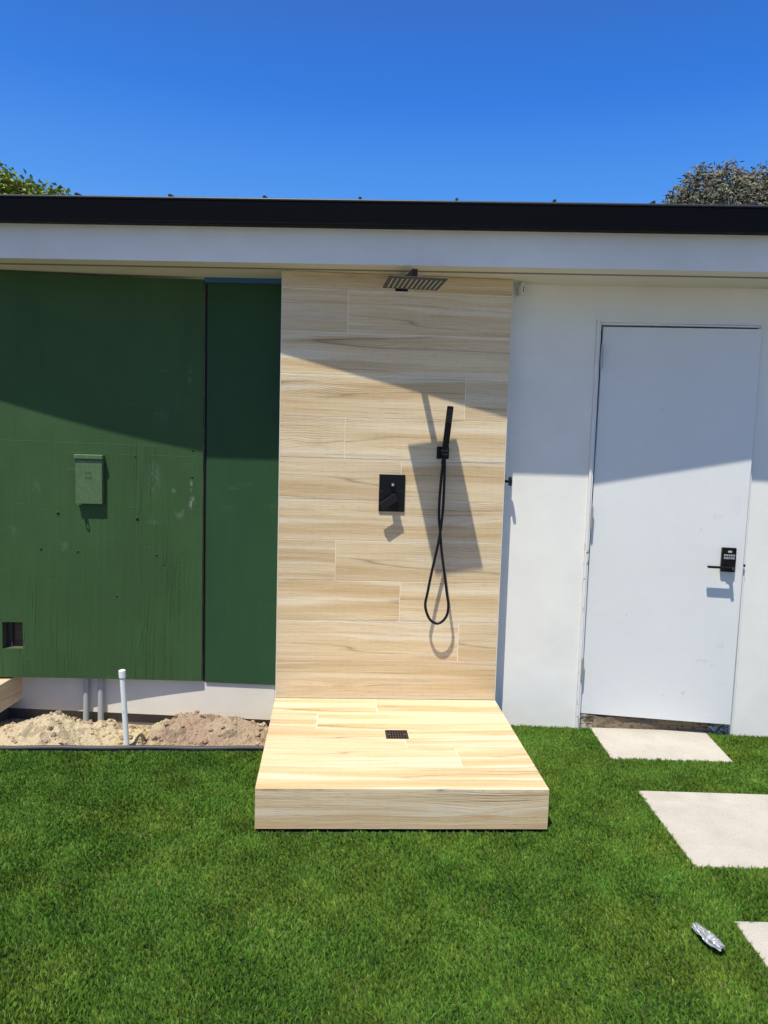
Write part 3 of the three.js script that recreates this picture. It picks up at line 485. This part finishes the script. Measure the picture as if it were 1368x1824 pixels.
  const bronze = mat(0.045, 0.04, 0.036, 0.4, { metalness: 0.5 });
  const S = 0.0515;
  mesh('frame', [span(-S, S, 0, 0.0095, -S, -S + 0.005), span(-S, S, 0, 0.0095, S - 0.005, S), span(-S, -S + 0.005, 0, 0.0095, -S + 0.0051, S - 0.0051), span(S - 0.005, S, 0, 0.0095, -S + 0.0051, S - 0.0051)], bronze, dr);
  mesh('pan', span(-S + 0.0052, S - 0.0052, -0.002, 0.001, -S + 0.0052, S - 0.0052), mat(0.005, 0.005, 0.005, 0.8), dr);
  const gr = []; for (let k = 0; k < 8; k++) { const x = -0.0425 + k * 0.01215; gr.push(span(x - 0.0028, x + 0.0028, 0.003, 0.0082, -S + 0.0052, S - 0.0052)); } for (let k = 0; k < 5; k++) { const z = -0.044 + k * 0.022; gr.push(span(-S + 0.0053, S - 0.0053, 0.0032, 0.0079, z - 0.003, z + 0.003)); }
  mesh('grate', gr, bronze, dr);
  mesh('screw', cyl(0.003, 0.002, -0.0365, 0.0088, 0.0, 'y', 10), dullMetal, dr);
  mesh('screw', cyl(0.003, 0.002, 0.0365, 0.0088, 0.0, 'y', 10), dullMetal, dr);
}
// tiled step at the left edge of the picture
{
  const t = thing('tiled_step', 'corner of a second low wood-look tiled step at the left edge', 'step', [-2.061, 0, 0.001]);
  mesh('core', span(-1.2, -0.0105, 0.036, 0.162, 0.001, 0.61), stucco, t);
  mesh('support', span(-1.1, -0.06, -0.16, 0.0355, 0.03, 0.55), mat(0.05, 0.05, 0.05, 0.9), t);
  const r = rngOf(51);
  for (let k = 0; k < 3; k++) mesh('tile', (() => { const g = box(1.2, 0.009, TH - 0.0025, -0.6, 0.1705, 0.103 + k * TH); return woodUV(g, k + 2, r() * 0.05 + 1.2, -(k * TH), (v) => v.x, (v) => v.z); })(), woodTile, t);
  mesh('side_tile', (() => { const g = box(0.0095, 0.1455, 0.616, -0.005, 0.1015, 0.309); return woodUV(g, 6, 0.2, 0.0, (v) => v.z, (v) => v.y); })(), woodTile, t);
  mesh('front_tile', (() => { const g = box(1.189, 0.1455, 0.0095, -0.605, 0.1015, 0.6152); return woodUV(g, 3, 1.22, 0.0, (v) => v.x, (v) => v.y); })(), woodTile, t);
}

// ---------------------------------------------------------------- shower fittings (x along the tiled wall, z out from it)
const tileThing = (name, label, cat, s, y) => { const [x, z] = toWorld(s, 0); return thing(name, label, cat, [x, y, z], TA); };
{ // rain shower head
  const s0 = 0.585, y0 = 2.2645, t = tileThing('rain_shower_head', 'square black overhead rain shower on a wall arm under the eave', 'shower head', s0, y0);
  mesh('flange', box(0.062, 0.062, 0.008, 0, 0, 0.0052, 0.009), matteBlack, t);
  // arm end above the middle of the plate
  const [hs, hn] = toLocal(0.0385, 0.562), ex = hs - s0, ez = hn, ey = -0.018, L = Math.hypot(ex, ez);
  const arm = new RoundedBoxGeometry(0.026, 0.026, L + 0.010, 2, 0.002); arm.rotateX(Math.asin(-ey / L)); arm.rotateY(Math.atan2(ex, ez)); arm.translate(ex / 2, ey / 2, ez / 2 + 0.005);
  mesh('arm', arm.toNonIndexed(), matteBlack, t);
  mesh('elbow', [box(0.026, 0.032, 0.026, ex, ey - 0.008, ez, 0.002), cyl(0.0105, 0.014, ex, ey - 0.030, ez, 'y', 20), cyl(0.015, 0.008, ex, ey - 0.041, ez, 'y', 20)], matteBlack, t);
  const pl = mesh('spray_plate', new RoundedBoxGeometry(0.252, 0.006, 0.254, 2, 0.002), mat(0.028, 0.028, 0.028, 0.45), t); pl.position.set(ex, ey - 0.048, ez); pl.rotation.y = 0.1587 - TA;
  const nz = box(0.0046, 0.0022, 0.20, 0, -0.0034, 0), stripM = mat(0.62, 0.60, 0.56, 0.6);
  for (let k = 0; k < 11; k++) { const o = mesh('nozzle_strip', nz, stripM, pl); o.position.x = -0.105 + k * 0.021; }
}
{ // mixer valve
  const t = tileThing('shower_valve', 'square black mixer valve with tilted lever on the tiles', 'valve', 0.5665, 1.2425);
  const pl = mesh('plate', box(0.130, 0.187, 0.008, 0, 0, 0.0045, 0.0025), matteBlack, t);
  mesh('diverter_knob', [cyl(0.012, 0.022, 0.001, 0.042, 0.019, 'z', 24), box(0.024, 0.024, 0.014, 0.001, 0.044, 0.035, 0.003)], matteBlack, t);
  mesh('knob_cap', cyl(0.0065, 0.003, 0.001, 0.044, 0.043, 'z', 20), chrome, t);
  mesh('stem', [cyl(0.0205, 0.044, 0.004, -0.018, 0.0305, 'z', 32)], matteBlack, t);
  const lv = box(0.094, 0.041, 0.013, -0.030, 0, 0, 0.003); lv.rotateZ(0.60); lv.translate(0.007, -0.024, 0.0585); mesh('lever', lv, softBlack, t);
  const font = await new FontLoader().loadAsync('fonts/droid/droid_sans_regular.typeface.json');
  for (const [ch, x, c] of [['H', -0.055, [0.10, 0.03, 0.03]], ['C', 0.047, [0.045, 0.045, 0.06]]]) { const g = new TextGeometry(ch, { font, size: 0.010, depth: 0.0005, curveSegments: 4 }); g.translate(x, 0.004, 0.0085); mesh('mark', g, mat(...c, 0.5), pl).name = 'letter'; }
}
{ // hand shower, bracket and hose
  const s0 = 0.8165, y0 = 1.4515, t = tileThing('hand_shower', 'slim black hand shower hung in its bracket with looped hose', 'hand shower', s0, y0);
  mesh('bracket', [box(0.062, 0.062, 0.009, 0, 0, 0.0050, 0.008), cyl(0.011, 0.03, 0.002, 0.002, 0.024, 'z', 20), box(0.030, 0.026, 0.034, 0.002, 0.002, 0.052, 0.004)], matteBlack, t);
  mesh('bracket_ring', [box(0.034, 0.006, 0.036, 0.002, 0.012, 0.0525, 0.002), box(0.022, 0.005, 0.004, 0.004, -0.006, 0.071, 0.001)], mat(0.05, 0.05, 0.055, 0.25), t);
  const wand = thing('tmp', '', ''); scene.remove(wand); delete used.tmp; wand.userData = {}; wand.name = 'wand'; t.add(wand); wand.position.set(0.003, 0.004, 0.054); wand.rotation.set(0.10, 0, -0.075);
  mesh('body', [box(0.031, 0.205, 0.017, 0, 0.125, 0.002, 0.004), (() => { const g = new THREE.CylinderGeometry(0.0135, 0.0095, 0.075, 20).toNonIndexed(); g.translate(0, 0.004, 0.001); return g; })(), cyl(0.0085, 0.018, 0, -0.040, 0.001, 'y', 16)], matteBlack, wand);
  const dots = []; for (let a = 0; a < 5; a++) for (let b = 0; b < 10; b++) dots.push(cyl(0.00115, 0.0012, -0.0095 + a * 0.00475, 0.150 + b * 0.0068, 0.0110, 'z', 6));
  mesh('spray_nozzles', dots, mat(0.22, 0.22, 0.23, 0.5), wand);
  const hp = [[0.812, 1.402, 0.06], [0.807, 1.329, 0.055], [0.802, 1.21, 0.052], [0.803, 1.13, 0.052], [0.812, 1.05, 0.052], [0.82, 0.97, 0.058], [0.836, 0.865, 0.064], [0.854, 0.751, 0.068], [0.864, 0.686, 0.07], [0.857, 0.637, 0.071], [0.837, 0.608, 0.072], [0.81, 0.595, 0.072], [0.777, 0.611, 0.072], [0.755, 0.651, 0.071], [0.747, 0.692, 0.07], [0.756, 0.749, 0.07], [0.772, 0.847, 0.07], [0.789, 0.937, 0.071], [0.806, 1.034, 0.073], [0.815, 1.114, 0.069], [0.820, 1.186, 0.064], [0.822, 1.29, 0.058], [0.822, 1.40, 0.050], [0.820, 1.436, 0.046]];
  const curve = new THREE.CatmullRomCurve3(hp.map(([s, y, z]) => new THREE.Vector3(s - s0, y - y0, z)));
  mesh('hose', new THREE.TubeGeometry(curve, 420, 0.0068, 12).toNonIndexed(), hoseBlack, t);
  const e0 = hp[0];
  mesh('hose_nut', [cyl(0.0098, 0.022, e0[0] - s0, e0[1] - y0 + 0.006, e0[2], 'y', 16, 0.0085)], matteBlack, t);
}
{ // robe hook on the end of the tiled wall
  const t = tileThing('robe_hook', 'small black round hook on the right end of the tiled wall', 'hook', TWD - 0.0025, 1.314);
  mesh('base', cyl(0.016, 0.006, 0.0031, 0, -0.045, 'x', 24), matteBlack, t);
  mesh('stem', cyl(0.0065, 0.032, 0.021, 0, -0.045, 'x', 16), matteBlack, t);
  mesh('disc', (() => { const g = new THREE.CylinderGeometry(0.0235, 0.0235, 0.010, 40).rotateZ(-Math.PI / 2).toNonIndexed(); g.translate(0.041, 0, -0.045); return g; })(), matteBlack, t);
}
{ // little white fitting below the soffit
  const t = thing('wall_sensor', 'tiny white plastic fitting under the soffit beside the tiled wall', 'fitting', [0.566, 2.273, 0.062]);
  const wp = mat(0.70, 0.70, 0.67, 0.5);
  mesh('base', [box(0.020, 0.040, 0.06, -0.002, 0.0, -0.031, 0.003)], wp, t);
  mesh('body', [cyl(0.0125, 0.052, 0.006, 0, 0.0, 'y', 24), cyl(0.0138, 0.006, 0.006, 0.024, 0.0, 'y', 24), cyl(0.0138, 0.006, 0.006, -0.024, 0.0, 'y', 24)], wp, t);
  mesh('slot', [box(0.003, 0.03, 0.002, 0.010, 0.002, 0.0122)], softBlack, t);
  mesh('mount', [box(0.014, 0.013, 0.014, 0.006, 0.0323, 0, 0.002)], wp, t);
}

// ---------------------------------------------------------------- electrical box on the plywood, pipes
{
  const x0 = -1.634, th = Math.atan(-(0.066 + 2 * 0.0255 * (-1.053 - x0)));   // follows the sheet there
  const t = thing('electrical_box', 'small green painted metal box with hooded lid on the plywood panel', 'electrical box', [x0, 1.131, plyZ(x0) + 0.0006], -th);
  t.rotation.y = -th;
  const gm = (() => { const [c, b] = maps(256, 256, (px, py, o) => { const n = fbm(px / 14, py / 14, 601, 4), w = vn(px / 30, py / 4, 602), ed = vn(px / 5, py / 7, 603) > 0.93 ? 0.05 : 0; const k = 0.85 + (n - 0.5) * 0.35 + (w - 0.5) * 0.08; o[0] = 0.088 * k + ed; o[1] = 0.158 * k + ed; o[2] = 0.066 * k + ed; o[3] = n; }); return mat(1, 1, 1, 0.45, { map: rep(c, 6, 6), bumpMap: rep(b, 6, 6), bumpScale: 0.0004 }); })();
  mesh('body', [span(-0.066, 0.070, 0.002, 0.232, 0, 0.027, 0.002)], gm, t);
  mesh('cover', [span(-0.068, 0.068, -0.001, 0.227, 0.0272, 0.032, 0.0018)], gm, t);
  mesh('hood', [span(-0.0745, 0.0735, 0.2325, 0.2555, 0, 0.041, 0.003), span(-0.0745, -0.0715, 0.20, 0.232, 0.001, 0.026, 0.001), span(0.0712, 0.0735, 0.20, 0.232, 0.001, 0.026, 0.001)], gm, t);
  const e = [[0.032, 0.0035], [0.022, 0.003]]; const em = []; for (const [w, b] of e) { em.push(span(-w / 2 - 0.002, w / 2 - 0.002, 0.150 + w / 2 - 0.0015, 0.150 + w / 2 + 0.0015, 0.0318, 0.0335), span(-w / 2 - 0.002, w / 2 - 0.002, 0.150 - w / 2 - 0.0015, 0.150 - w / 2 + 0.0015, 0.0318, 0.0335), span(-w / 2 - 0.0035, -w / 2 - 0.001, 0.150 - w / 2, 0.150 + w / 2, 0.0318, 0.0332), span(w / 2 - 0.003, w / 2 - 0.0005, 0.150 - w / 2, 0.150 + w / 2, 0.0318, 0.0332)); }
  mesh('emblem', em, gm, t);
  // horizontal tab with a hole for a padlock
  const tab = new THREE.Shape(); tab.moveTo(-0.012, 0); tab.lineTo(0.012, 0); tab.lineTo(0.010, 0.012); tab.absarc(0, 0.022, 0.0105, 0.3, Math.PI - 0.3, false); tab.lineTo(-0.010, 0.012); tab.closePath(); const hole = new THREE.Path(); hole.absellipse(0, 0.021, 0.0052, 0.006, 0, Math.PI * 2, true); tab.holes.push(hole);
  const tg = new THREE.ExtrudeGeometry(tab, { depth: 0.002, bevelEnabled: false, curveSegments: 12 }); tg.rotateX(Math.PI / 2); tg.translate(-0.044, -0.0015, 0.026); mesh('hasp', uvm(tg), gm, t);
}
{
  const lab = ['left of two grey conduits rising from soil behind the green panel', 'right of two grey conduits rising from soil, nearer the white standpipe'];
  [-1.694, -1.611].forEach((x, i) => { const t = thing('conduit', lab[i], 'conduit', [x, -0.16, 0.0275], 0, 'grey conduits under the green panel'); const c = mesh('pipe', cyl(0.0155, 0.62, 0, 0.31, 0, 'y', 24), conduitGrey, t); c.rotation.z = i ? -0.012 : -0.02; mesh('coupling', cyl(0.0185, 0.05, 0.002, 0.46, 0, 'y', 24), conduitGrey, t); });
  const t = thing('standpipe', 'white plastic standpipe with cap upright in the soil', 'pipe', [-1.2605, -0.12, 0.532]); t.rotation.z = 0.058;
  mesh('pipe', cyl(0.0128, 0.49, 0, 0.245, 0, 'y', 28), pvcWhite, t);
  mesh('cap', [cyl(0.0165, 0.032, 0, 0.487, 0, 'y', 28), (() => { const g = new THREE.SphereGeometry(0.0165, 28, 8, 0, 6.2832, 0, Math.PI / 2); g.scale(1, 0.35, 1); g.translate(0, 0.503, 0); return g.toNonIndexed(); })()], pvcWhite, t);
  const g = new THREE.CylinderGeometry(0.01295, 0.01295, 0.016, 16, 1, true, -0.35, 0.75).toNonIndexed(); g.translate(0, 0.305, 0);
  const cv = document.createElement('canvas'); cv.width = 64; cv.height = 64; const cx = cv.getContext('2d'); cx.fillStyle = '#e2e2de'; cx.fillRect(0, 0, 64, 64); cx.fillStyle = '#5f8fb4'; for (let i = 0; i < 5; i++) cx.fillRect(10 + (i % 2) * 6, 6 + i * 11, 34 - (i % 3) * 8, 6);
  const ct2 = new THREE.CanvasTexture(cv); ct2.colorSpace = THREE.SRGBColorSpace; mesh('stamp', g, new THREE.MeshStandardMaterial({ map: ct2, roughness: 0.5 }), t);
}
// ---------------------------------------------------------------- crumpled wrapper on the grass
{
  const nx = 40, nz = 16, L = 0.128, Wd = 0.046, pos = [], idx = [];
  const cell = (x, y) => { let d1 = 9, d2 = 9, hh = 0; const xi = Math.floor(x), yi = Math.floor(y); for (let a = -1; a < 2; a++) for (let b = -1; b < 2; b++) { const px = xi + a + hash(xi + a, yi + b, 71), py = yi + b + hash(xi + a, yi + b, 72), d = Math.hypot(px - x, py - y); if (d < d1) { d2 = d1; d1 = d; hh = hash(xi + a, yi + b, 73); } else if (d < d2) d2 = d; } return [d1, d2, hh]; };
  for (let j = 0; j <= nz; j++) for (let i = 0; i <= nx; i++) {
    const a = i / nx, u = a * L, v = (j / nz - 0.5), w = Wd * (0.55 + 0.45 * Math.sin(Math.PI * clamp(a * 0.9 + 0.05))) * (0.9 + 0.2 * vn(a * 7, 2, 74)), ang = v * 2.7;
    const [d1, d2, hh] = cell(a * 5, v * 5 + 5), k = (d2 - d1) * 0.007 + (hh - 0.5) * 0.010 + (vn(a * 8, v * 16, 75) - 0.5) * 0.008;
    pos.push(u - L / 2 + (vn(a * 9, v * 7 + 3, 76) - 0.5) * 0.006, 0.020 + Math.cos(ang) * 0.009 + k, Math.sin(ang) * w * 0.52 + k * 0.5);
  }
  for (let j = 0; j < nz; j++) for (let i = 0; i < nx; i++) { const a = j * (nx + 1) + i; idx.push(a, a + nx + 1, a + 1, a + 1, a + nx + 1, a + nx + 2); }
  let g = new THREE.BufferGeometry(); g.setAttribute('position', new THREE.Float32BufferAttribute(pos, 3)); g.setIndex(idx); g = g.toNonIndexed(); g.computeVertexNormals();
  const o = mesh('wrapper', g, mat(0.50, 0.51, 0.54, 0.28, { metalness: 0.5, side: THREE.DoubleSide })); o.position.set(1.022, 0.006, 1.768); o.rotation.y = -1.22;
  tag(o, 'crumpled silvery plastic wrapper lying on the grass', 'wrapper');
}

// ---------------------------------------------------------------- trees behind the roof
function leafCloud(seed, clumps, n, len, wid, cols, droop) {
  const r = rngOf(seed), pos = [], col = [], nrm = new THREE.Vector3(), q = new THREE.Quaternion(), e = new THREE.Euler(), v = new THREE.Vector3();
  let tot = 0; clumps.forEach((c) => { tot += c[3] ** 2; });
  for (const [cx, cy, cz, R] of clumps) {
    const m = Math.round(n * R * R / tot);
    for (let i = 0; i < m; i++) {
      const th = r() * 6.283, ph = Math.acos(2 * r() - 1), rr = R * (0.45 + 0.6 * Math.pow(r(), 0.6)) * (0.75 + 0.5 * vn(th * 1.6 + cx * 7, ph * 2.2 + cy * 5, seed)), x = cx + rr * Math.sin(ph) * Math.cos(th), y = cy + rr * Math.cos(ph) * 0.9, z = cz + rr * Math.sin(ph) * Math.sin(th);
      e.set((r() - 0.5) * 2.4 - droop, r() * 6.283, (r() - 0.5) * 2.0); q.setFromEuler(e);
      const s = 0.7 + 0.6 * r(), c = cols[Math.floor(r() * cols.length)], k = 0.7 + 0.6 * r();
      const P = [[0, 0, 0], [-wid * s, 0.1 * len, len * 0.4 * s], [wid * s, 0.1 * len, len * 0.4 * s], [0, -0.05 * len, len * s]].map((p) => v.fromArray(p).applyQuaternion(q).toArray().map((a, j) => a + [x, y, z][j]));
      for (const t of [0, 1, 2, 2, 1, 3]) { pos.push(...P[t]); col.push(c[0] * k, c[1] * k, c[2] * k); }
    }
  }
  const g = new THREE.BufferGeometry(); g.setAttribute('position', new THREE.Float32BufferAttribute(pos, 3)); g.setAttribute('color', new THREE.Float32BufferAttribute(col, 3)); g.computeVertexNormals(); return g;
}
function limb(pts, r0, r1) { const c = new THREE.CatmullRomCurve3(pts.map((p) => new THREE.Vector3(...p))), N = 14, g = new THREE.TubeGeometry(c, N, 1, 8), p = g.attributes.position, q = new THREE.Vector3(); for (let i = 0; i <= N; i++) { const ce = c.getPointAt(i / N), R = r0 + (r1 - r0) * i / N; for (let j = 0; j <= 8; j++) { const k = i * 9 + j; q.fromBufferAttribute(p, k).sub(ce).multiplyScalar(R).add(ce); p.setXYZ(k, q.x, q.y, q.z); } } g.computeVertexNormals(); return g.toNonIndexed(); }
function tree(name, label, at, trunkH, clumps, leaf, bark, thin = 0) {
  const t = thing(name, label, 'tree', at), top = [0, trunkH, 0];
  mesh('trunk', limb([[0, -0.9, 0], [0.06, trunkH * 0.5, 0.03], top], 0.17, 0.11), bark, t);
  for (const c of clumps.filter((_, i) => i % 2 === 0)) mesh('limb', limb([[0, trunkH * 0.85, 0], [c[0] * 0.4, trunkH + (c[1] - trunkH) * 0.45, c[2] * 0.4], [c[0], c[1] + c[3] * 0.5, c[2]]], 0.075, 0.012), bark, t);
  const lm = new THREE.MeshPhysicalMaterial({ vertexColors: true, roughness: 0.55, side: THREE.DoubleSide, specularIntensity: 0.4, transmission: thin, thickness: 0 });
  const cr = mesh('crown', leafCloud(...leaf.slice(0, 1), clumps, ...leaf.slice(1)), lm, t); cr.userData.kind = 'stuff';
}
const bark = mat(0.16, 0.13, 0.10, 0.9);
tree('gum_tree', 'dark grey-green tree with reddish tips rising behind the roof at right', [6.45, 0.2, -12], 4.2,
  [[-1.62, 5.75, 0.2, 0.36], [-1.42, 6.0, 0.1, 0.36], [-1.05, 6.38, 0.1, 0.42], [-1.0, 5.9, 0.3, 0.5], [-0.5, 6.5, 0.0, 0.40], [-0.5, 6.0, 0.3, 0.5], [0.02, 6.38, 0.1, 0.40], [0.0, 5.8, 0.4, 0.6], [0.5, 6.45, 0.0, 0.42], [0.55, 5.9, 0.3, 0.55], [1.05, 6.5, 0.0, 0.45], [1.1, 5.9, 0.3, 0.6], [1.7, 6.3, 0.1, 0.5], [1.7, 5.6, 0.3, 0.6], [2.2, 6.0, 0, 0.5], [-1.6, 5.3, 0, 0.5], [-1.0, 5.0, -0.3, 0.6], [0.2, 5.1, 0, 0.75], [1.2, 5.1, -0.2, 0.75]],
  [701, 36000, 0.10, 0.015, [[0.15, 0.15, 0.10], [0.12, 0.125, 0.085], [0.18, 0.18, 0.145], [0.22, 0.155, 0.115], [0.135, 0.14, 0.08], [0.10, 0.105, 0.065]], -0.9], bark);
tree('leafy_tree', 'bright yellow-green leafy tree behind the roof at left', [-6.5, 0.37, -7], 2.9,
  [[-0.9, 4.4, 0, 0.75], [-0.3, 4.55, 0.1, 0.55], [0.2, 4.45, 0, 0.5], [0.6, 4.3, 0.2, 0.48], [1.0, 4.2, 0, 0.45], [1.35, 4.1, 0.1, 0.42], [1.7, 4.0, 0.1, 0.38], [-0.6, 4.15, 0.3, 0.7], [0.4, 4.15, 0.3, 0.55], [0.3, 3.9, 0.2, 0.7], [1.0, 3.7, -0.2, 0.6], [-0.7, 3.7, 0.2, 0.8], [-1.4, 4.2, 0, 0.7]],
  [702, 34000, 0.07, 0.024, [[0.20, 0.27, 0.04], [0.26, 0.31, 0.05], [0.14, 0.20, 0.03], [0.30, 0.33, 0.06], [0.17, 0.24, 0.04]], 0.2], bark, 0.35);

scene.traverse((o) => { if (o.isMesh) { o.castShadow = true; o.receiveShadow = true; } });
camera.updateMatrixWorld(true);
renderer.render(scene, camera);
